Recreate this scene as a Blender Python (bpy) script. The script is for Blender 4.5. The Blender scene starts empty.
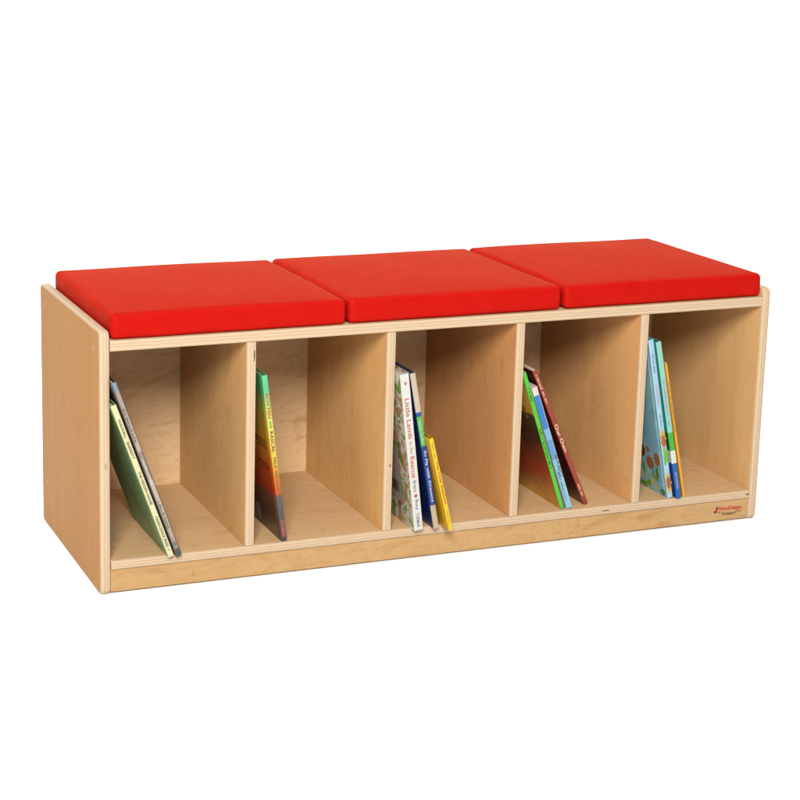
import bpy, bmesh, math, random
from mathutils import Vector, Matrix
scene = bpy.context.scene
C = scene.collection
R = math.radians

# ------------------------------------------------------------------ camera
def look_matrix(yaw, pit, rol):
    f = Vector((math.sin(yaw) * math.cos(pit), math.cos(yaw) * math.cos(pit), math.sin(pit)))
    r = Vector((math.cos(yaw), -math.sin(yaw), 0)); u = r.cross(f)
    r2 = r * math.cos(rol) + u * math.sin(rol); u2 = -r * math.sin(rol) + u * math.cos(rol)
    return Matrix((r2, u2, -f)).transposed()
cd = bpy.data.cameras.new('camera'); cam = bpy.data.objects.new('camera', cd); C.objects.link(cam)
cam.matrix_world = Matrix.Translation((-0.70223, -2.69524, 1.0645)) @ look_matrix(0.37561, -0.20857, 0.01885).to_4x4()
cd.sensor_width = 36; cd.lens = 1854.016 * 36 / 800
cd.shift_x = (400 - 318.715) / 800; cd.shift_y = (303.223 - 400) / 800
cd.clip_start = .05; cd.clip_end = 200
scene.camera = cam
# ------------------------------------------------------------------ studio light
w = bpy.data.worlds.new('World'); scene.world = w; w.use_nodes = True
w.node_tree.nodes['Background'].inputs[0].default_value = (1, 1, 1, 1)
w.node_tree.nodes['Background'].inputs[1].default_value = .32
def area(name, loc, target, size, power, col=(1, 1, 1), sy=None):
    l = bpy.data.lights.new(name, 'AREA'); l.energy = power; l.size = size; l.color = col
    if sy: l.shape = 'RECTANGLE'; l.size_y = sy
    o = bpy.data.objects.new(name, l); C.objects.link(o); o.location = loc
    o.rotation_euler = (Vector(target) - Vector(loc)).to_track_quat('-Z', 'Y').to_euler()
    return o
area('softbox', (-1.27, -3.9, 2.82), (.6, .2, .22), 1.5, 378, (1, .985, .96))
area('overhead_floor_fill', (.6, .1, 3.1), (.6, .1, 0), 2.6, 38, sy=2.2)  # added fill from above, brightens the floor to white without reaching the compartments
for bx in (-1.3, 2.6): area('backdrop_fill', (bx, 1.25, 3.3), (bx, 2.9, .4), 1.2, 48)  # added pair of unseen fills that lift the sweep behind to white
scene.view_settings.view_transform = 'Standard'; scene.view_settings.look = 'None'
scene.view_settings.exposure = 0; scene.view_settings.gamma = 1

# ------------------------------------------------------------------ material helpers
def lin(c): c /= 255; return c / 12.92 if c <= .04045 else ((c + .055) / 1.055) ** 2.4
EXP = 1.6
def alb(r, g, b, e=None):
    e = e or EXP
    return (min(.9, lin(r) / e), min(.9, lin(g) / e), min(.9, lin(b) / e), 1)
class N:
    def __init__(s, name):
        s.m = bpy.data.materials.new(name); s.m.use_nodes = True; s.t = s.m.node_tree
        s.b = s.t.nodes['Principled BSDF']
    def n(s, ty, **kw):
        x = s.t.nodes.new(ty)
        for k, v in kw.items():
            if k in x.inputs: x.inputs[k].default_value = v
            else: setattr(x, k, v)
        return x
    def l(s, a, b): s.t.links.new(a, b)
    def obj(s, scale=(1, 1, 1), loc=(0, 0, 0), rot=(0, 0, 0), src='Object'):
        tc = s.n('ShaderNodeTexCoord'); mp = s.n('ShaderNodeMapping')
        mp.inputs['Scale'].default_value = scale; mp.inputs['Location'].default_value = loc; mp.inputs['Rotation'].default_value = rot
        s.l(tc.outputs[src], mp.inputs[0]); return mp.outputs[0]
    def noise(s, vec, scale=1, detail=4, rough=.55, dist=0):
        x = s.n('ShaderNodeTexNoise'); s.l(vec, x.inputs['Vector'])
        x.inputs['Scale'].default_value = scale; x.inputs['Detail'].default_value = detail
        x.inputs['Roughness'].default_value = rough; x.inputs['Distortion'].default_value = dist
        return x.outputs[0]
    def ramp(s, fac, stops, interp='LINEAR'):
        x = s.n('ShaderNodeValToRGB'); x.color_ramp.interpolation = interp; e = x.color_ramp.elements
        while len(e) < len(stops): e.new(.5)
        for i, (p, c) in enumerate(stops):
            e[i].position = p; e[i].color = c if len(c) == 4 else (*c, 1)
        s.l(fac, x.inputs[0]); return x.outputs[0]
    def mix(s, a, b, fac, mode='MIX'):
        x = s.n('ShaderNodeMix', data_type='RGBA', blend_type=mode)
        for sock, v in ((x.inputs[0], fac), (x.inputs[6], a), (x.inputs[7], b)):
            if hasattr(v, 'links'): s.l(v, sock)
            else: sock.default_value = v
        return x.outputs[2]
    def math(s, op, a, b=0.0, c=None):
        x = s.n('ShaderNodeMath', operation=op)
        for i, v in enumerate((a, b) if c is None else (a, b, c)):
            if hasattr(v, 'links'): s.l(v, x.inputs[i])
            else: x.inputs[i].default_value = v
        return x.outputs[0]
    def sep(s, vec):
        x = s.n('ShaderNodeSeparateXYZ'); s.l(vec, x.inputs[0]); return x.outputs
    def bump(s, h, strength=.2, dist=.001):
        x = s.n('ShaderNodeBump'); x.inputs['Strength'].default_value = strength; x.inputs['Distance'].default_value = dist
        s.l(h, x.inputs['Height']); s.l(x.outputs[0], s.b.inputs['Normal'])
    def fin(s, col=None, rough=.5, spec=.5, coat=0):
        if col is not None:
            if hasattr(col, 'links'): s.l(col, s.b.inputs['Base Color'])
            else: s.b.inputs['Base Color'].default_value = col
        s.b.inputs['Roughness'].default_value = rough
        s.b.inputs['Specular IOR Level'].default_value = spec
        s.b.inputs['Coat Weight'].default_value = coat
        return s.m
def plain(name, col, rough=.45, spec=.4):
    n = N(name); return n.fin(col, rough, spec)

def birch(name, axis, base, seed=0, figure=.5, spec=.14):
    """clear-coated rotary cut birch; axis = grain direction"""
    n = N(name)
    k = 'xyz'.index(axis)
    def v(across, along):
        sc = [across] * 3; sc[k] = along
        return n.obj(sc, (seed * 3.7, seed * 1.9, seed * 2.3))
    g = n.noise(v(16, 1.6), 1, 4, .55, .8)            # broad streaks along the grain
    f = n.noise(v(11, 5), 1, 4, .6, 3.2)              # flame figure
    q = n.noise(v(34, 20), 1, 3, .6, 4.0)             # curls and small squiggles
    p = n.noise(v(420, 14), 1, 3, .6, .1)             # fine pores
    b = Vector(base[:3])
    def c(m, t=(1, 1, 1)): return tuple(min(.95, b[i] * m * t[i]) for i in range(3))
    a1 = n.ramp(g, [(.28, c(.94, (1, .98, .95))), (.5, c(1.0)), (.72, c(1.05, (1, 1.01, 1.03)))])
    a2 = n.ramp(f, [(.30, (.80, .73, .64)), (.44, (.97, .96, .94)), (.52, (1, 1, 1)), (.60, (.93, .90, .86)), (.72, (1.0, 1.0, 1.0))])
    a4 = n.ramp(q, [(.30, (.82, .76, .68)), (.40, (.98, .97, .96)), (.55, (1, 1, 1)), (.62, (.95, .93, .90)), (.7, (1, 1, 1))])
    a3 = n.ramp(p, [(.33, (.88, .85, .80)), (.5, (1, 1, 1))])
    col = n.mix(a1, a2, figure, 'MULTIPLY'); col = n.mix(col, a4, figure * .8, 'MULTIPLY'); col = n.mix(col, a3, .38, 'MULTIPLY')
    n.bump(p, .05, .0006)
    return n.fin(col, .5, spec)
def ply(name, axis, long, base, seed=0):
    """sanded plywood edge: plies stacked along axis, grain running along `long`"""
    n = N(name)
    oi = n.n('ShaderNodeObjectInfo'); off = n.n('ShaderNodeVectorMath', operation='SCALE'); n.l(oi.outputs['Location'], off.inputs[0]); off.inputs['Scale'].default_value = 7.3
    def shift(vec):
        a = n.n('ShaderNodeVectorMath', operation='ADD'); n.l(vec, a.inputs[0]); n.l(off.outputs[0], a.inputs[1]); return a.outputs[0]
    v = n.obj(); s = n.sep(v); k = 'xyz'.index(axis); kl = 'xyz'.index(long)
    sc = [260] * 3; sc[k] = 900; sc[kl] = 45
    g = n.noise(shift(n.obj(sc, (seed, seed * 2, seed * 3))), 1, 4, .65)
    sc2 = [25] * 3; sc2[k] = 60; sc2[kl] = 4.0
    wob = n.noise(shift(n.obj(sc2, (seed, 5, 3))), 1, 2, .5)
    t = n.math('ADD', s[k], n.math('MULTIPLY', n.math('SUBTRACT', wob, .5), .0014))
    fac = n.math('MULTIPLY_ADD', t, 1 / .0185, .5)
    b = Vector(base[:3])
    def c(m, tn=(1, .95, .86)): return tuple(b[i] * m * tn[i] for i in range(3))
    W_ = (1, 1, 1)
    col = n.ramp(fac, [(.0, c(.84)), (.14, c(.93)), (.18, c(1.04, W_)), (.36, c(1.02, W_)), (.40, c(.86)), (.46, c(.88)),
                       (.50, c(1.03, W_)), (.62, c(1.0, W_)), (.65, c(.84)), (.72, c(.90)), (.76, c(1.04, W_)), (.92, c(1.02, W_)), (1., c(.86))])
    col = n.mix(col, n.ramp(g, [(.3, (.84, .81, .77)), (.5, (1, 1, 1)), (.75, (1.05, 1.04, 1.03))]), .5, 'MULTIPLY')
    sv = [70] * 3; sv[k] = 260; sv[kl] = 26
    vd = n.noise(shift(n.obj(sv, (seed * 1.3, 1.7, seed))), 1, 1, .4)
    col = n.mix(col, (.10, .035, .018, 1), n.ramp(vd, [(.84, (0, 0, 0)), (.87, (1, 1, 1))]))
    n.bump(g, .12, .0005)
    return n.fin(col, .55, .15)

BASE = alb(198, 160, 112)
BASE_SIDE = alb(194, 138, 76)
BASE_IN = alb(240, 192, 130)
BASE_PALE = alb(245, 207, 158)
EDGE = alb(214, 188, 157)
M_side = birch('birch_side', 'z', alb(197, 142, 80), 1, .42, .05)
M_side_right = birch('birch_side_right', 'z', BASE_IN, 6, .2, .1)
M_div = [birch('birch_divider', 'z', alb(234, 184, 122), 2, .6), birch('birch_divider', 'z', alb(240, 186, 120), 7, .5),
         birch('birch_divider', 'z', alb(226, 164, 104), 8, .6), birch('birch_divider', 'z', alb(236, 178, 116), 9, .45)]
M_back = birch('birch_back', 'x', BASE_PALE, 3, .9)
M_shelf = birch('birch_shelf', 'x', alb(234, 192, 142), 4, .6)
M_kick = birch('birch_kick', 'x', alb(206, 166, 114), 5, .95)
E_xz = ply('ply_edge_upright', 'x', 'z', EDGE, 1)
E_xy = E_xz
E_zx = ply('ply_edge_flat', 'z', 'x', EDGE, 4)

# ------------------------------------------------------------------ mesh helpers
def mesh_obj(name, bm, mats, parent=None, loc=(0, 0, 0), smooth=False):
    me = bpy.data.meshes.new(name)
    bmesh.ops.recalc_face_normals(bm, faces=bm.faces)
    bm.to_mesh(me); bm.free()
    for m in (mats if isinstance(mats, (list, tuple)) else [mats]): me.materials.append(m)
    if smooth:
        for p in me.polygons: p.use_smooth = True
    o = bpy.data.objects.new(name, me); C.objects.link(o); o.location = loc
    if parent: o.parent = parent
    return o
def empty(name, loc, label, cat, group=None, rot=(0, 0, 0)):
    o = bpy.data.objects.new(name, None); C.objects.link(o); o.location = loc; o.rotation_euler = rot
    o.empty_display_size = .05
    o['label'] = label; o['category'] = cat
    if group: o['group'] = group
    return o
def box_bm(x0, x1, y0, y1, z0, z1, bm=None):
    bm = bm or bmesh.new()
    v = [bm.verts.new((x, y, z)) for x in (x0, x1) for y in (y0, y1) for z in (z0, z1)]
    for q in ((0, 1, 3, 2), (4, 6, 7, 5), (0, 4, 5, 1), (2, 3, 7, 6), (0, 2, 6, 4), (1, 5, 7, 3)):
        bm.faces.new([v[i] for i in q])
    return bm
def panel_x(name, x, th, outline, mats, parent, bev=.0045, seg=4, bevel_if=None, smooth=True):
    """board standing in the yz plane, thickness along x, rounded-over edges"""
    bm = bmesh.new()
    a = [bm.verts.new((-th / 2, y, z)) for y, z in outline]
    f = bm.faces.new(a)
    r = bmesh.ops.extrude_face_region(bm, geom=[f])
    bmesh.ops.translate(bm, vec=(th, 0, 0), verts=[g for g in r['geom'] if isinstance(g, bmesh.types.BMVert)])
    bmesh.ops.recalc_face_normals(bm, faces=bm.faces)
    es = [e for e in bm.edges if len(e.link_faces) == 2 and any(abs(q.normal.x) > .9 for q in e.link_faces)
          and (bevel_if is None or bevel_if(e))]
    bmesh.ops.bevel(bm, geom=es, offset=bev, segments=seg, profile=.5, affect='EDGES')
    bm.normal_update()
    for q in bm.faces:
        q.material_index = 0 if abs(q.normal.x) > .97 else 1
        q.smooth = True
    o = mesh_obj(name, bm, mats, parent, (x, 0, 0))
    me = o.data
    for p in me.polygons: p.use_smooth = abs(p.normal.x) < .999
    me.set_sharp_from_angle(angle=R(40))
    return o
def round_rect(y0, y1, z0, z1, r, seg=6):
    pts = []
    for cy, cz, a0 in ((y1 - r, z1 - r, 0), (y0 + r, z1 - r, 90), (y0 + r, z0 + r, 180), (y1 - r, z0 + r, 270)):
        for i in range(seg + 1):
            a = R(a0 + 90 * i / seg); pts.append((cy + r * math.cos(a), cz + r * math.sin(a)))
    return pts
def board_z(name, x0, x1, y0, y1, zc, th, mats, parent, bev=.004, seg=4):
    """flat board, thickness along z, front edge rounded over"""
    bm = box_bm(x0, x1, y0, y1, -th / 2, th / 2)
    bmesh.ops.recalc_face_normals(bm, faces=bm.faces)
    es = [e for e in bm.edges if all(abs(v.co.y - y0) < 1e-6 for v in e.verts) and abs(e.verts[0].co.x - e.verts[1].co.x) > .1]
    bmesh.ops.bevel(bm, geom=es, offset=bev, segments=seg, profile=.5, affect='EDGES')
    bm.normal_update()
    for q in bm.faces: q.material_index = 0 if abs(q.normal.z) > .97 else 1
    o = mesh_obj(name, bm, mats, parent, (0, 0, zc))
    for p in o.data.polygons: p.use_smooth = (p.normal.y < -.01 and abs(p.normal.z) < .999)
    o.data.set_sharp_from_angle(angle=R(40))
    return o
def text_mesh(txt, length, height, shear=0, bold=.018):
    """flat lettering as a mesh, normalised to length x height around its centre (x,y plane)"""
    cu = bpy.data.curves.new('lettering', 'FONT'); cu.body = txt; cu.size = 1; cu.shear = shear; cu.resolution_u = 3; cu.offset = bold
    ob = bpy.data.objects.new('lettering', cu); C.objects.link(ob)
    dg = bpy.context.evaluated_depsgraph_get(); me = bpy.data.meshes.new_from_object(ob.evaluated_get(dg))
    bpy.data.objects.remove(ob); bpy.data.curves.remove(cu)
    xs = [v.co.x for v in me.vertices]; ys = [v.co.y for v in me.vertices]
    x0, x1, y0, y1 = min(xs), max(xs), min(ys), max(ys)
    for v in me.vertices:
        v.co = ((v.co.x - (x0 + x1) / 2) / (x1 - x0) * length, (v.co.y - (y0 + y1) / 2) / (y1 - y0) * height, 0)
    return me

# ------------------------------------------------------------------ ground
gm = N('white_paper')
gm.fin((.93, .93, .93, 1), .9, 0)
prof = [(-6.5, 0), (2.4, 0)] + [(2.4 + .9 * math.sin(R(a)), .9 - .9 * math.cos(R(a))) for a in range(9, 91, 9)] + [(3.3, 4.2)]
bm = bmesh.new(); rows = [[bm.verts.new((x, y, z)) for x in (-6, 8)] for y, z in prof]
for p, q in zip(rows, rows[1:]): bm.faces.new((p[0], p[1], q[1], q[0]))
fl = mesh_obj('backdrop', bm, gm.m, smooth=True); fl['kind'] = 'structure'

# ------------------------------------------------------------------ the bench
W, D, H, T = 1.22, .399, .4277, .0172
ZS, ZT = .0555, .412
TH_S, TH_T = .0158, .0172
YB = .359
bench = empty('storage_bench', (0, 0, 0), 'long pale birch plywood storage bench with five open book compartments', 'bench')
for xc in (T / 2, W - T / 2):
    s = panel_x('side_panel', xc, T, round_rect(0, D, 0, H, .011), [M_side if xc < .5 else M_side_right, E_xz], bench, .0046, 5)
    for (y, z) in ((.035, .395), (.365, .395), (.365, .08)) if xc < .5 else ():
        b2 = bmesh.new(); bmesh.ops.create_circle(b2, cap_ends=True, segments=16, radius=.0042, matrix=Matrix.Rotation(R(90), 4, 'Y'))
        mesh_obj('screw_plug', b2, plain('plug_filler', alb(204, 156, 100), .5), s, (-T / 2 - .0003, y, z))
x0, x1 = T + .0004, W - T - .0004
board_z('top_panel', x0, x1, .0008, D - .004, ZT - TH_T / 2, TH_T, [M_shelf, E_zx], bench, .002, 3)
shelf = board_z('base_shelf', x0, x1, .0002, YB - .0004, ZS - TH_S / 2, TH_S, [M_shelf, E_zx], bench, .0052, 5)
bp = box_bm(x0, x1, YB, YB + .012, .02, ZT - TH_T - .0004)
mesh_obj('back_panel', bp, M_back, bench)
dividers = []
for xl, md in zip((.24066, .48267, .71922, .95919), M_div):
    zc0, zc1 = ZS + .0003, ZT - TH_T - .0003
    dv = panel_x('divider', xl + .0081, .0162, [(.0022, zc0), (YB - .0004, zc0), (YB - .0004, zc1), (.0022, zc1)], [md, E_xz], bench, .0022, 3,
            bevel_if=lambda e: all(abs(v.co.y - .0022) < 1e-5 for v in e.verts))
    dividers.append(dv)
M_void = plain('ply_void', (.07, .03, .015, 1), .8, .1)
def edge_void(parent, x, y, z, wx, wz):
    bm = bmesh.new(); bm.faces.new([bm.verts.new((wx / 2 * math.cos(a) * (1 + .15 * math.sin(3 * a)), 0, wz / 2 * math.sin(a))) for a in [R(24 * i) for i in range(15)]])
    mesh_obj('edge_void', bm, M_void, parent, (x - parent.location.x, y, z - parent.location.z))
edge_void(shelf, .907, -.0001, ZS - .0075, .016, .0016)
edge_void(shelf, 1.199, -.0001, ZS - .0068, .008, .0022)
edge_void(dividers[0], .2535, .0019, .372, .0018, .020); edge_void(dividers[1], .4938, .0019, .168, .0020, .006)
kb = box_bm(x0, x1, .0045, .0205, .0035, ZS - TH_S - .0003)
kick = mesh_obj('kick_plate', kb, M_kick, bench)
# maker's mark, low at the right end of the kick plate
M_red_ink = plain('red_ink', alb(200, 38, 30), .5); M_black_ink = plain('black_ink', alb(45, 35, 30), .5)
M_green_ink = plain('green_ink', alb(70, 95, 40), .5)
def front_print(name, me, mat, parent, x, y, z):
    me.materials.append(mat); o = bpy.data.objects.new(name, me); C.objects.link(o); o.parent = parent
    o.location = (x, y, z); o.rotation_euler = (R(90), 0, 0); return o
mk = front_print('maker_lettering', text_mesh('WoodDesigns', .0485, .0092, 0, .035), M_red_ink, kick, 1.1665, .0042, .0242)
bm = bmesh.new()
def quad(bm, cx, cy, wx, wy, rot=0, mi=0):
    c, s = math.cos(rot), math.sin(rot)
    f = bm.faces.new([bm.verts.new((cx + a * wx / 2 * c - b * wy / 2 * s, cy + a * wx / 2 * s + b * wy / 2 * c, 0)) for a, b in ((-1, -1), (1, -1), (1, 1), (-1, 1))])
    f.material_index = mi
quad(bm, 0, .0032, .0042, .004, .2, 1); quad(bm, -.0005, -.0018, .0046, .0062, .1, 0); quad(bm, -.0042, -.0036, .0036, .0042, .1, 2)
quad(bm, .0023, .0056, .0024, .0014, .5, 3)
me = bpy.data.meshes.new('maker_emblem'); bm.to_mesh(me); bm.free()
for m in (M_red_ink, M_black_ink, plain('navy_ink', alb(40, 45, 80), .5)): me.materials.append(m)
front_print('maker_emblem', me, M_green_ink, kick, 1.1392, .0042, .0235)
bm = bmesh.new(); rnd = random.Random(5)
for line, (xa, xb) in enumerate(((-.024, .024), (-.015, .012))):
    x = xa
    while x < xb:
        l_ = rnd.uniform(.0008, .0018)
        arc = -.0022 + (x / .024) ** 2 * .0034 - line * .0025
        if rnd.random() < .86: quad(bm, x, arc, l_, rnd.uniform(.0012, .0019), .1 * x / .024)
        x += l_ + .00045
me = bpy.data.meshes.new('maker_small_print'); bm.to_mesh(me); bm.free()
front_print('maker_small_print', me, M_black_ink, kick, 1.1665, .0042, .0178)

# ------------------------------------------------------------------ cushions
def vinyl():
    n = N('red_vinyl')
    v = n.obj()
    vo = n.n('ShaderNodeTexVoronoi'); vo.inputs['Scale'].default_value = 380; n.l(v, vo.inputs['Vector'])
    big = n.noise(n.obj((1, 1, 1)), 26, 3, .5, .3)
    crease = n.noise(n.obj((150, 26, 30)), 1, 3, .6, .8)
    h = n.math('ADD', n.math('MULTIPLY', vo.outputs['Distance'], .9), n.math('ADD', n.math('MULTIPLY', big, 2.2), n.math('MULTIPLY', crease, 1.0)))
    z = n.sep(v)[2]
    d = n.math('ABSOLUTE', n.math('SUBTRACT', z, .0118))
    seam = n.math('MAXIMUM', n.math('SUBTRACT', 1.0, n.math('DIVIDE', d, .0016)), 0.0)
    near = n.math('MAXIMUM', n.math('SUBTRACT', 1.0, n.math('DIVIDE', d, .0075)), 0.0)
    gather = n.noise(n.obj((300, 300, 30)), 1, 2, .5)
    h = n.math('ADD', h, n.math('SUBTRACT', n.math('MULTIPLY', n.math('MULTIPLY', gather, near), 2.2), n.math('MULTIPLY', seam, 1.3)))
    n.bump(h, .34, .0010)
    col = n.ramp(big, [(.3, alb(194, 22, 17)), (.7, alb(200, 25, 19))])
    fr = n.n('ShaderNodeFresnel'); fr.inputs['IOR'].default_value = 1.32
    gl = n.n('ShaderNodeBsdfGlossy'); gl.inputs['Color'].default_value = (1, .56, .30, 1); gl.inputs['Roughness'].default_value = .30
    nrm = n.b.inputs['Normal'].links[0].from_socket
    n.l(nrm, gl.inputs['Normal'])
    ms = n.n('ShaderNodeMixShader'); n.l(n.math('MULTIPLY', fr.outputs[0], .20), ms.inputs[0])
    n.l(n.b.outputs[0], ms.inputs[1]); n.l(gl.outputs[0], ms.inputs[2])
    n.l(ms.outputs[0], n.t.nodes['Material Output'].inputs['Surface'])
    return n.fin(col, .5, .0)
M_vin = vinyl()
def cushion(name, x0, x1, y0, y1, z0, th, label, seed):
    rnd = random.Random(seed)
    lx, ly = (x1 - x0) / 2, (y1 - y0) / 2
    def axis(h, r, n):           # denser samples near the edges
        out = [-h + r * (1 - math.cos(i / 6 * math.pi / 2)) for i in range(6)]
        mid = [-h + r + (2 * h - 2 * r) * i / n for i in range(n + 1)]
        return out + mid + [-v for v in reversed(out)]
    rr = .0088
    X, Y, Z = axis(lx, rr, 40), axis(ly, rr, 38), axis(th / 2, rr, 6)
    bm = bmesh.new(); V = {}
    ph = [rnd.uniform(0, 6) for _ in range(8)]
    def pt(i, j, k):
        key = (i, j, k)
        if key in V: return V[key]
        p = Vector((X[i], Y[j], Z[k]))
        inner = Vector((max(-lx + rr, min(lx - rr, p.x)), max(-ly + rr, min(ly - rr, p.y)), max(-th / 2 + rr, min(th / 2 - rr, p.z))))
        d = p - inner
        if d.length > 1e-9: p = inner + d.normalized() * rr
        u, v, t = p.x / lx, p.y / ly, p.z / (th / 2)
        if t > 0:
            dome = (1 - abs(u) ** 3.2) * (1 - abs(v) ** 3.2)
            p.z += t * (.0050 * dome + .0005 * math.sin(u * 4 + ph[0]) * math.cos(v * 3.3 + ph[1]))
            p.z += t * .0003 * math.sin(u * 13 + ph[5] + 2 * v) * max(0, -v) ** 6
        bulge = (1 - t * t) * .0024
        fv = max(0, abs(v) - .9) / .1; fu = max(0, abs(u) - .9) / .1
        p.y += math.copysign(1, v) * fv * (bulge * (1 - u ** 6) + .0005 * math.sin(u * 9 + ph[2] + t * 2))
        p.x += math.copysign(1, u) * fu * (bulge * .9 * (1 - v ** 6) + .0005 * math.sin(v * 7 + ph[3]))
        V[key] = bm.verts.new(p); return V[key]
    nx, ny, nz = len(X) - 1, len(Y) - 1, len(Z) - 1
    def fc(*q):
        try: bm.faces.new([pt(*a) for a in q])
        except ValueError: pass
    for i in range(nx):
        for j in range(ny):
            for k in (0, nz): fc((i, j, k), (i + 1, j, k), (i + 1, j + 1, k), (i, j + 1, k))
    for i in range(nx):
        for k in range(nz):
            for j in (0, ny): fc((i, j, k), (i + 1, j, k), (i + 1, j, k + 1), (i, j, k + 1))
    for j in range(ny):
        for k in range(nz):
            for i in (0, nx): fc((i, j, k), (i, j + 1, k), (i, j + 1, k + 1), (i, j, k + 1))
    o = mesh_obj(name, bm, M_vin, None, ((x0 + x1) / 2, (y0 + y1) / 2, z0 + th / 2), smooth=True)
    o['label'] = label; o['category'] = 'cushion'; o['group'] = 'red cushions on the bench top'
    return o
cushion('seat_cushion', .0195, .4105, .002, .374, ZT + .0006, .041, 'leftmost red vinyl cushion on the bench top, against the left end panel', 3)
cushion('seat_cushion', .4155, .8025, .003, .377, ZT + .0006, .041, 'middle red vinyl cushion on the bench top, between the other two', 7)
cushion('seat_cushion', .8095, 1.2005, .003, .385, ZT + .0006, .041, 'rightmost red vinyl cushion on the bench top, against the right end panel', 11)

# ------------------------------------------------------------------ books
EXP = 1.85
M_page = None
def page_mat():
    n = N('page_block'); v = n.obj((2600, 3, 3))
    g = n.noise(v, 1, 2, .5)
    return n.fin(n.ramp(g, [(.35, alb(196, 182, 158)), (.6, alb(232, 222, 202))]), .8, .1)
M_page = page_mat()
GRP = {1: 'books leaning in the first compartment', 2: None, 3: 'books leaning in the third compartment',
       4: 'books leaning in the fourth compartment', 5: 'books leaning in the fifth compartment'}
def extrude_ring(bm, outer, inner, z0, z1, mi):
    """closed shell between an open outer and inner polyline; mi(i) gives the material of outer segment i"""
    pts = outer + inner[::-1]; n = len(pts); no = len(outer)
    lo = [bm.verts.new((x, y, z0)) for x, y in pts]; hi = [bm.verts.new((x, y, z1)) for x, y in pts]
    for i in range(n):
        j = (i + 1) % n
        f = bm.faces.new((lo[i], lo[j], hi[j], hi[i]))
        f.material_index = mi(i) if i < no - 1 else 0
    for i in range(no - 1):
        j = i + 1; a, b = n - 1 - i, n - 1 - j
        for ring in (lo, hi):
            f = bm.faces.new((ring[i], ring[j], ring[b], ring[a])); f.material_index = mi(i)
def book(P, tilt, h, t, d, label, bay, cover, spine, hard=True, groove=True, yaw=0):
    root = empty('book', P, label, 'book', GRP[bay], (0, -R(tilt), R(yaw)))
    bt = .0021 if hard else .0007
    if hard and groove:
        gl = .0012 if t > .007 else .0006
        left = [(0, d), (0, .0105), (gl * .35, .0095), (gl, .0078), (gl * .9, .0062), (.0002, .0045), (0, .0030)]
    else:
        left = [(0, d), (0, .003)]
    rc = min(.0016, t * .22)
    corner = [(rc * (1 - math.cos(a)), rc * (1 - math.sin(a))) for a in [R(18 * i) for i in range(0, 6)]]
    half = left + corner
    outer = half + [(t - x, y) for x, y in reversed(half)]
    hi = [(bt + x * .6, y) for x, y in left]
    ci = [(bt + x * .5, max(bt, y * .5 + bt * .6)) for x, y in corner]
    halfi = hi + ci
    inner = halfi + [(t - x, y) for x, y in reversed(halfi)]
    ns, ne = len(left) , len(outer) - len(left) - 1
    bm = bmesh.new()
    extrude_ring(bm, outer, inner, 0, h, lambda i: 1 if ns <= i < ne else 0)
    c = mesh_obj('cover', bm, [cover, spine], root)
    for p in c.data.polygons: p.use_smooth = False
    ins = .003 if hard else .0004
    pb = box_bm(bt + .0013 * (hard and groove) + .0002, t - bt - .0013 * (hard and groove) - .0002, bt + .0024, d - (.0035 if hard else .0004), ins, h - ins)
    mesh_obj('page_block', pb, M_page, root)
    return root
def spine_text(bk, name, txt, t, h, zc, length, height, mat, dx=0, shear=0):
    me = text_mesh(txt, length, height, shear); me.materials.append(mat)
    o = bpy.data.objects.new(name, me); C.objects.link(o); o.parent = bk
    # text right -> -z, text up -> +x, facing -y
    o.matrix_local = Matrix.Translation((t / 2 + dx, -.00025, zc)) @ Matrix(((0, 1, 0), (0, 0, -1), (-1, 0, 0))).to_4x4()
    return o
def spine_marks(bk, name, t, zc, length, height, mat, dx=0, seed=1):
    """print too small to read: rows of little letter-like strokes running down the spine"""
    rnd = random.Random(seed); bm = bmesh.new(); u = 0; hh = height
    while u < length:
        wd = hh * rnd.uniform(.45, .7); st = hh * .2
        if rnd.random() < .14: u += wd * .8; continue
        up = hh * rnd.choice((.72, .72, .72, 1)); b = -hh / 2
        strokes = [(u, b, st, up)]
        strokes += rnd.choice(([(u + st, b, wd - st, st * .9)], [(u + st, b + up * .42, wd - st, st * .9), (u + wd - st, b, st, up * .42)],
                               [(u + st, b + up - st, wd - st, st * .9), (u + st, b, wd - st, st * .9)], [(u + wd - st, b, st, up * .8), (u + st, b + up * .6, wd - 2 * st, st * .9)]))
        for a, c, w_, h_ in strokes:
            bm.faces.new([bm.verts.new((p, q, 0)) for p, q in ((a - length / 2, c), (a + w_ - length / 2, c), (a + w_ - length / 2, c + h_), (a - length / 2, c + h_))])
        u += wd + hh * .16
    o = finish_print(name, bm, [mat], bk)
    o.matrix_local = Matrix.Translation((t / 2 + dx, -.00025, zc)) @ Matrix(((0, 1, 0), (0, 0, -1), (-1, 0, 0))).to_4x4()
    return o
def bands(name, stops, h, rough=.4, interp='CONSTANT', extra=None):
    """spine or cover printed in bands along the book's height (metres from the bottom)"""
    n = N(name); s = n.sep(n.obj())
    fac = n.math('DIVIDE', s[2], h)
    col = n.ramp(fac, stops, interp)
    g = n.noise(n.obj((160, 160, 160)), 1, 3, .6)
    col = n.mix(col, n.ramp(g, [(.3, (.93, .93, .93)), (.6, (1, 1, 1))]), .7, 'MULTIPLY')
    return n.fin(col, rough, .4)
def edged_spine(name, base, edge, t, lo, hi):
    m = base; nt = m.node_tree; b = nt.nodes['Principled BSDF']; n = N.__new__(N); n.m = m; n.t = nt; n.b = b
    s = n.sep(n.obj()); src = b.inputs['Base Color'].links[0].from_socket
    f = n.ramp(n.math('DIVIDE', s[0], t), [(0, (1, 1, 1)), (lo, (0, 0, 0)), (hi, (1, 1, 1))], 'CONSTANT')
    n.l(n.mix(src, edge, f), b.inputs['Base Color']); return m
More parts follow.
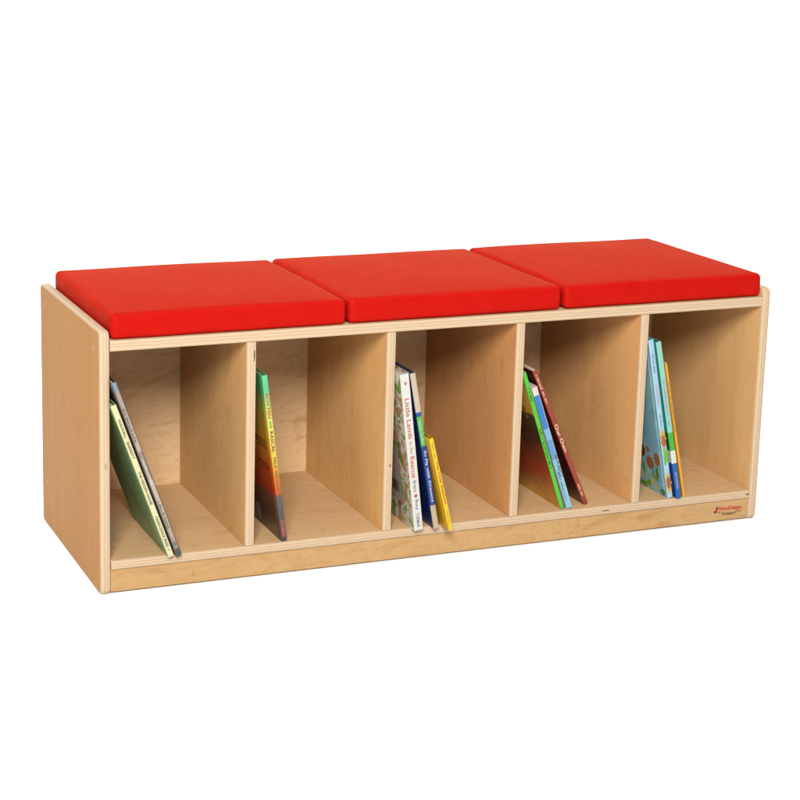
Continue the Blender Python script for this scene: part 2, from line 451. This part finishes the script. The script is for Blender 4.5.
def art(name, stops, scale=14, rough=.38, dist=1.5, seed=0, sc=(1, 1, 1)):
    n = N(name)
    f = n.noise(n.obj(sc, (seed, seed * 2, seed * 3)), scale, 4, .6, dist)
    return n.fin(n.ramp(f, stops), rough, .4)
def cover_disc(bm, y, z, ry, rz, mi, lobes=0, n=22, x=-.0003, amp=.25, ph=0):
    vs = []
    for i in range(n * (2 if lobes else 1)):
        a = 2 * math.pi * i / (n * (2 if lobes else 1)); k = 1 + (amp * math.cos(lobes * a + ph) if lobes else 0)
        vs.append(bm.verts.new((x, y + ry * k * math.cos(a), z + rz * k * math.sin(a))))
    f = bm.faces.new(vs); f.material_index = mi
def finish_print(name, bm, mats, parent):
    me = bpy.data.meshes.new(name); bm.to_mesh(me); bm.free()
    for m in mats: me.materials.append(m)
    o = bpy.data.objects.new(name, me); C.objects.link(o); o.parent = parent; return o

ink = lambda nm, *c: plain(nm, alb(*c), .5, .3)
K_dark = ink('dark_brown_ink', 60, 36, 20)
# --- first compartment
A = book((.1084, -.0119, ZS + .0003), 20.14, .272, .0094, .208, 'thin dark green book with a pale cream spine, leaning furthest left in the first compartment', 1,
         art('dark_green_cover', [(.25, alb(132, 138, 84)), (.45, alb(140, 178, 122)), (.66, alb(150, 196, 140)), (.8, alb(150, 126, 84))], 7, .45),
         plain('cream_spine', alb(230, 223, 172), .5))
spine_text(A, 'title_lettering', 'WADDELL · BARRETT', .0094, .272, .213, .070, .0040, K_dark)
spine_text(A, 'title_lettering', 'THE HIDDEN HOUSE', .0094, .272, .125, .060, .0040, K_dark)
spine_text(A, 'author_lettering', 'CANDLEWICK PRESS  ▪', .0094, .272, .043, .062, .0040, K_dark)
B = book((.1209, -.0124, ZS + .0003), 20.0, .310, .0098, .235, 'tall grey book behind the cream spined one in the first compartment', 1,
         plain('charcoal_cover', alb(84, 76, 72), .35),
         edged_spine('grey', bands('grey_spine', [(0, alb(70, 74, 82)), (.04, alb(84, 84, 90)), (.05, alb(164, 146, 134)), (.28, alb(194, 178, 164)), (.44, alb(190, 174, 160)), (.46, alb(144, 124, 112)), (.60, alb(150, 130, 118)), (.62, alb(190, 172, 158)), (.955, alb(164, 148, 138)), (.956, alb(124, 148, 170)), (1, alb(130, 154, 176))], .310, .35, 'LINEAR'), alb(92, 76, 66), .0098, .2, .86))
M_gi = ink('grey_ink', 92, 80, 76)
spine_marks(B, 'small_print', .0098, .235, .060, .0042, M_gi, 0, 1)
spine_marks(B, 'small_print', .0098, .155, .045, .0042, ink('pale_ink', 226, 220, 214), 0, 2)
spine_marks(B, 'small_print', .0098, .075, .05, .0042, M_gi, 0, 3)
bm = bmesh.new(); quad(bm, 0, 0, .004, .008)
o = finish_print('spine_emblem', bm, [ink('teal_grey_ink', 96, 120, 118)], B); o.matrix_local = Matrix.Translation((.0049, -.0003, .022)) @ Matrix(((1, 0, 0), (0, 0, -1), (0, 1, 0))).to_4x4()
# --- second compartment
hC = .284
spC = bands('sunset_spine', [(0, alb(62, 58, 56)), (.28, alb(98, 92, 88)), (.285, alb(228, 80, 30)), (.38, alb(236, 122, 34)), (.5, alb(240, 190, 50)),
                             (.66, alb(240, 222, 80)), (.82, alb(170, 214, 110)), (.9, alb(90, 204, 140)), (1, alb(100, 212, 152))], hC, .35, 'LINEAR')
def sunset_cover():
    n = N('sunset_cover'); s = n.sep(n.obj()); wv = n.noise(n.obj((1, 30, 30)), 1, 4, .6, .6)
    fac = n.math('ADD', n.math('DIVIDE', s[2], hC), n.math('MULTIPLY', n.math('SUBTRACT', wv, .5), .10))
    col = n.ramp(fac, [(0, alb(76, 58, 48)), (.24, alb(124, 84, 62)), (.29, alb(196, 62, 34)), (.42, alb(206, 92, 40)), (.6, alb(220, 158, 52)), (.78, alb(184, 170, 62)), (.9, alb(80, 166, 98)), (1, alb(80, 174, 112))])
    return n.fin(col, .3, .45)
Cb = book((.3050, .0043, ZS + .0003), 7.71, hC, .0098, .225, 'thin book with a green to yellow to orange spine, alone in the second compartment', 2, sunset_cover(), spC)
spine_text(Cb, 'title_lettering', 'ROTTEN', .0098, hC, .2325, .042, .0056, ink('red_spine_ink', 226, 60, 40))
spine_text(Cb, 'title_lettering', 'AND', .0098, hC, .2005, .013, .0036, ink('green_spine_ink', 60, 150, 60))
spine_text(Cb, 'title_lettering', 'RASCAL', .0098, hC, .1715, .036, .0054, ink('blue_spine_ink', 44, 52, 110))
spine_text(Cb, 'author_lettering', 'PAUL GERAGHTY', .0098, hC, .112, .066, .0050, ink('leaf_spine_ink', 30, 120, 40))
spine_text(Cb, 'publisher_lettering', 'HUTCHINSON', .0098, hC, .022, .028, .0052, ink('coral_ink', 240, 110, 104))
M_bp = ink('brown_print', 84, 46, 24)
def cover_quad(name, bk, mat, y0, y1, z0, z1):
    bm = bmesh.new(); bm.faces.new([bm.verts.new(v) for v in ((-.0003, y0, z0), (-.0003, y1, z0), (-.0003, y1, z1), (-.0003, y0, z1))])
    finish_print(name, bm, [mat], bk)
for z, l_ in ((.166, .05), (.160, .055), (.154, .045), (.124, .05), (.118, .04)): cover_quad('blurb_line', Cb, M_bp, .02, .02 + l_, z, z + .0022)
cover_quad('barcode_panel', Cb, ink('pale_print', 150, 138, 126), .091, .135, .008, .038)
# --- third compartment
hD = .273
Db = book((.5338, -.0160, ZS + .0003), 7.3, hD, .0160, .235, 'thick white spined book lettered in orange, in the third compartment', 3,
          art('farmyard_cover', [(.34, alb(96, 150, 60)), (.42, alb(150, 190, 90)), (.44, alb(226, 216, 204)), (.52, alb(230, 222, 212)), (.54, alb(190, 128, 84)), (.60, alb(206, 160, 116)), (.62, alb(112, 164, 70)), (.72, alb(130, 84, 52))], 30, .4, .8, 3),
          plain('white_spine', alb(226, 226, 220), .45), hard=True, groove=False)
oi = ink('orange_ink', 214, 110, 66)
spine_text(Db, 'title_lettering', 'Little Lamb', .016, hD, .1960, .070, .0080, oi)
spine_text(Db, 'title_lettering', 'to the', .016, hD, .1460, .022, .0058, ink('tan_ink', 208, 160, 120))
spine_text(Db, 'title_lettering', 'Rescue', .016, hD, .1115, .038, .0080, oi)
spine_text(Db, 'author_lettering', 'Briers', .016, hD, .0780, .020, .0058, ink('soft_grey_ink', 140, 136, 132))
bm = bmesh.new(); quad(bm, 0, 0, .0052, .0052, .78); o = finish_print('spine_emblem', bm, [ink('rust_ink', 206, 92, 70)], Db)
o.matrix_local = Matrix.Translation((.008, -.0003, .0610)) @ Matrix(((1, 0, 0), (0, 0, -1), (0, 1, 0))).to_4x4()
spine_text(Db, 'author_lettering', 'Bury', .016, hD, .0450, .018, .0062, ink('slate_ink', 110, 110, 110))
spine_text(Db, 'publisher_lettering', 'TORMAR', .016, hD, .0180, .026, .0056, ink('slate_ink', 130, 130, 130))
bm = bmesh.new(); cover_disc(bm, 0, .0, .002, .003, 0, 0)
o = finish_print('spine_emblem', bm, [oi], Db); o.matrix_local = Matrix.Translation((.008, -.0003, .257)) @ Matrix.Rotation(R(90), 4, 'Z')
bm = bmesh.new()                                             # pale panel with a barcode on the back cover
f = bm.faces.new([bm.verts.new(v) for v in ((-.0003, .039, .039), (-.0003, .17, .039), (-.0003, .17, .16), (-.0003, .039, .138))])
finish_print('blurb_panel', bm, [ink('mauve_grey_print', 176, 158, 150)], Db)
bm = bmesh.new(); rnd = random.Random(2); y = .050
while y < .082:
    wd = rnd.choice((.0012, .002, .003))
    f = bm.faces.new([bm.verts.new(v) for v in ((-.0006, y, .054), (-.0006, y + wd, .054), (-.0006, y + wd, .074), (-.0006, y, .074))]); y += wd + rnd.choice((.001, .0016))
finish_print('barcode', bm, [ink('barcode_ink', 60, 50, 46)], Db)
hE = .276
spE = bands('navy_label_spine', [(0, alb(206, 184, 156)), (.152, alb(30, 70, 150)), (.535, alb(92, 178, 66)), (.725, alb(30, 84, 170)), (.752, alb(210, 190, 164))], hE, .4)
Eb = book((.5690, -.0165, ZS + .0003), 10.9, hE, .0098, .240, 'navy book with green and blue label on its tan spine, in the third compartment', 3, plain('navy_cover', alb(20, 38, 96), .32), spE)
spine_marks(Eb, 'small_print', .0098, .174, .046, .0052, ink('pale_blue_ink', 190, 226, 214), 0, 4)
spine_text(Eb, 'title_lettering', 'So Fly with Dragons', .0098, hE, .094, .092, .0054, ink('white_ink', 222, 230, 240))
hF = .168
Fb = book((.5887, -.0341, ZS + .0003), 14.6, hF, .0082, .150, 'small bright yellow book with red lettering, shortest in the third compartment', 3, plain('amber_cover', alb(228, 170, 34), .35), plain('yellow_spine', alb(240, 202, 30), .4))
spine_marks(Fb, 'small_print', .0082, .146, .026, .0030, ink('ochre_ink', 196, 150, 40), 0, 5)
spine_text(Fb, 'title_lettering', 'The Little Elephant', .0082, hF, .0875, .078, .0046, ink('brick_ink', 190, 60, 30))
spine_marks(Fb, 'small_print', .0082, .024, .022, .0026, ink('ochre_ink', 196, 150, 40), 0, 6)
# --- fourth compartment
hG = .263
def fire_cover():
    n = N('ember_cover'); v = n.obj(); s = n.sep(v)
    f = n.noise(n.obj((1, 14, 14)), 1, 5, .65, 1.6)
    fac = n.math('ADD', n.math('DIVIDE', s[2], hG), n.math('MULTIPLY', n.math('SUBTRACT', f, .5), .38))
    return n.fin(n.ramp(fac, [(.0, alb(240, 178, 66)), (.10, alb(210, 142, 56)), (.24, alb(196, 84, 44)), (.40, alb(150, 74, 42)), (.50, alb(84, 56, 36)), (.66, alb(92, 66, 40)), (.71, alb(236, 176, 66)), (.84, alb(226, 200, 90)), (1, alb(190, 196, 84))]), .4, .4)
Gb = book((.8237, .0112, ZS + .0003), 19.0, hG, .0076, .240, 'thin book with a bright green spine and a dark orange cover, in the fourth compartment', 4, fire_cover(), plain('lime_spine', alb(84, 204, 56), .4), hard=False)
gi = ink('deep_green_ink', 16, 62, 22)
spine_marks(Gb, 'small_print', .0076, .222, .024, .0044, gi, 0, 7)
spine_marks(Gb, 'small_print', .0076, .117, .078, .0046, gi, 0, 17)
hH = .236
def patchwork_spine():
    n = N('blue_pink_spine'); s = n.sep(n.obj())
    f = n.math('DIVIDE', s[2], hH)
    blue = n.ramp(f, [(0, alb(140, 206, 232)), (.28, alb(134, 200, 230)), (.41, alb(92, 160, 214)), (.57, alb(126, 184, 226)), (.66, alb(40, 130, 204)), (.93, alb(236, 214, 210))], 'CONSTANT')
    wv = n.noise(n.obj((10, 10, 60)), 1, 3, .6)
    x = n.math('ADD', s[0], n.math('MULTIPLY', n.math('SUBTRACT', wv, .5), .0022))
    return n.fin(n.mix(blue, alb(236, 186, 186), n.ramp(x, [(.0080, (0, 0, 0)), (.0086, (1, 1, 1))])), .4, .4)
Hb = book((.8345, .0079, ZS + .0003), 19.6, hH, .0110, .205, 'book with a patchy blue and pink spine, between the green and red books', 4, plain('pale_pink_cover', alb(222, 190, 190), .4), patchwork_spine(), hard=False)
spine_text(Hb, 'title_lettering', 'BABO', .0118, hH, .082, .042, .0048, ink('olive_ink', 96, 110, 70), .0016)
spine_marks(Hb, 'small_print', .0118, .045, .062, .0036, ink('blue_ink', 34, 78, 140), -.0022, 8)
hI = .273
Ib = book((.8746, .0200, ZS + .0003), 24.4, hI, .0088, .238, 'brick red book with cream lettering, rightmost in the fourth compartment', 4,
          art('maroon_cover', [(.35, alb(66, 26, 20)), (.6, alb(96, 38, 28))], 20, .35), plain('brick_red_spine', alb(164, 58, 36), .4), hard=False)
ci = ink('cream_ink', 236, 214, 178)
spine_marks(Ib, 'small_print', .0088, .236, .056, .0044, ci, 0, 9)
spine_text(Ib, 'title_lettering', 'Our Own', .0088, hI, .136, .056, .0062, ci)
spine_marks(Ib, 'small_print', .0088, .030, .022, .0044, ci, 0, 10)
# --- fifth compartment
hJ = .297
def sky_cover():
    n = N('meadow_cover'); f = n.noise(n.obj(), 16, 3, .5, .6)
    return n.fin(n.ramp(f, [(.35, alb(134, 192, 212)), (.65, alb(164, 220, 232))]), .3, .45)
Jb = book((1.0353, .0052, ZS + .0003), 11.3, hJ, .0108, .250, 'light blue book printed with orange sunflowers, leftmost in the fifth compartment', 5, sky_cover(), plain('pale_blue_spine', alb(176, 214, 232), .4))
M_pet, M_core, M_stem, M_dk = ink('petal_orange', 236, 170, 40), ink('flower_brown', 176, 106, 62), ink('stem_green', 120, 170, 50), ink('dark_flower', 122, 62, 38)
M_white_pr, M_green2 = ink('white_print', 226, 222, 206), ink('moss_green', 96, 140, 50)
def cover_mark(name, bk, mats, discs):
    bm = bmesh.new()
    for k, (y, z, ry, rz, mi, lobes) in enumerate(discs): cover_disc(bm, y, z, ry, rz, mi, lobes, x=-.0003 - .0002 * k, amp=.12)
    finish_print(name, bm, mats, bk)
for (y, z, ry, rz) in ((.072, .074, .012, .013), (.047, .055, .013, .0125), (.0215, .068, .0095, .0125), (.05, .080, .0055, .006), (.12, .06, .013, .013)):
    cover_mark('printed_flower', Jb, [M_dk if y == .072 else M_core, M_dk], [(y, z, ry, rz, 0, 11)])
for (y, z, ry, rz) in ((.0255, .042, .0045, .011), (.071, .040, .004, .012), (.030, .03, .006, .005), (.060, .012, .007, .006), (.014, .008, .008, .006), (.078, .006, .012, .006), (.098, .03, .008, .014), (.040, .036, .003, .009)):
    cover_mark('printed_leaf', Jb, [M_green2 if y < .03 else M_stem], [(y, z, ry, rz, 0, 3)])
for (y, z, ry, rz) in ((.047, .020, .007, .008), (.066, .028, .004, .005), (.034, .012, .004, .004)):
    cover_mark('printed_bud', Jb, [ink('bud_yellow', 216, 204, 84)], [(y, z, ry, rz, 0, 6)])
cover_mark('printed_bud', Jb, [M_white_pr], [(.084, .026, .009, .013, 0, 7)])
def spine_print(bk, name, items, mats, t):
    bm = bmesh.new()
    for (xx, z, rx, rz, mi, lobes, lift) in items: cover_disc(bm, xx, z, rx, rz, mi, lobes, x=-.0003 - lift)
    for v in bm.verts: v.co = (v.co.y, v.co.x, v.co.z)
    return finish_print(name, bm, mats, bk)
spine_print(Jb, 'spine_print', [(.0054, .112, .0050, .017, 0, 9, 0), (.0054, .108, .0042, .011, 1, 0, .0003), (.0054, .028, .0050, .018, 0, 9, 0), (.0054, .029, .0042, .011, 1, 0, .0003),
     (.0058, .083, .0040, .011, 2, 3, 0), (.0048, .072, .0038, .008, 2, 3, .0002)], [M_pet, M_core, ink('bright_green', 120, 196, 60)], .0108)
spine_marks(Jb, 'small_print', .0108, .253, .034, .0042, ink('blue_grey_ink', 96, 120, 170), 0, 11)
spine_marks(Jb, 'small_print', .0108, .198, .040, .0050, ink('lilac_ink', 196, 160, 196), 0, 15)
spine_marks(Jb, 'small_print', .0108, .147, .022, .0046, ink('blue_grey_ink', 120, 150, 190), 0, 12)
hK = .295
stK = [(0, alb(26, 96, 172)), (.225, alb(226, 232, 216)), (.305, alb(64, 180, 62)), (.425, alb(150, 214, 196)), (1, alb(128, 212, 196))]
Kb = book((1.0497, -.0015, ZS + .0003), 11.9, hK, .0102, .245, 'teal book with green, white and blue bands low on its spine', 5,
          bands('teal_cover', [(0, alb(20, 64, 130)), (.225, alb(190, 196, 180)), (.305, alb(30, 96, 40)), (.425, alb(30, 150, 134)), (1, alb(24, 160, 140))], hK), bands('teal_spine', stK, hK))
spine_marks(Kb, 'small_print', .0102, .182, .082, .0054, ink('rose_ink', 214, 130, 160), 0, 16)
spine_marks(Kb, 'small_print', .0102, .034, .032, .0034, ink('sky_ink', 180, 210, 236), 0, 13)
hL = .254
Lb = book((1.0657, .0037, ZS + .0003), 12.2, hL, .0050, .215, 'very thin orange book, rightmost in the fifth compartment', 5, plain('orange_cover', alb(240, 164, 24), .4), plain('orange_spine', alb(246, 170, 20), .4), hard=False)
spine_marks(Lb, 'small_print', .005, .172, .095, .0022, ink('brown_ink', 120, 80, 20), 0, 14)
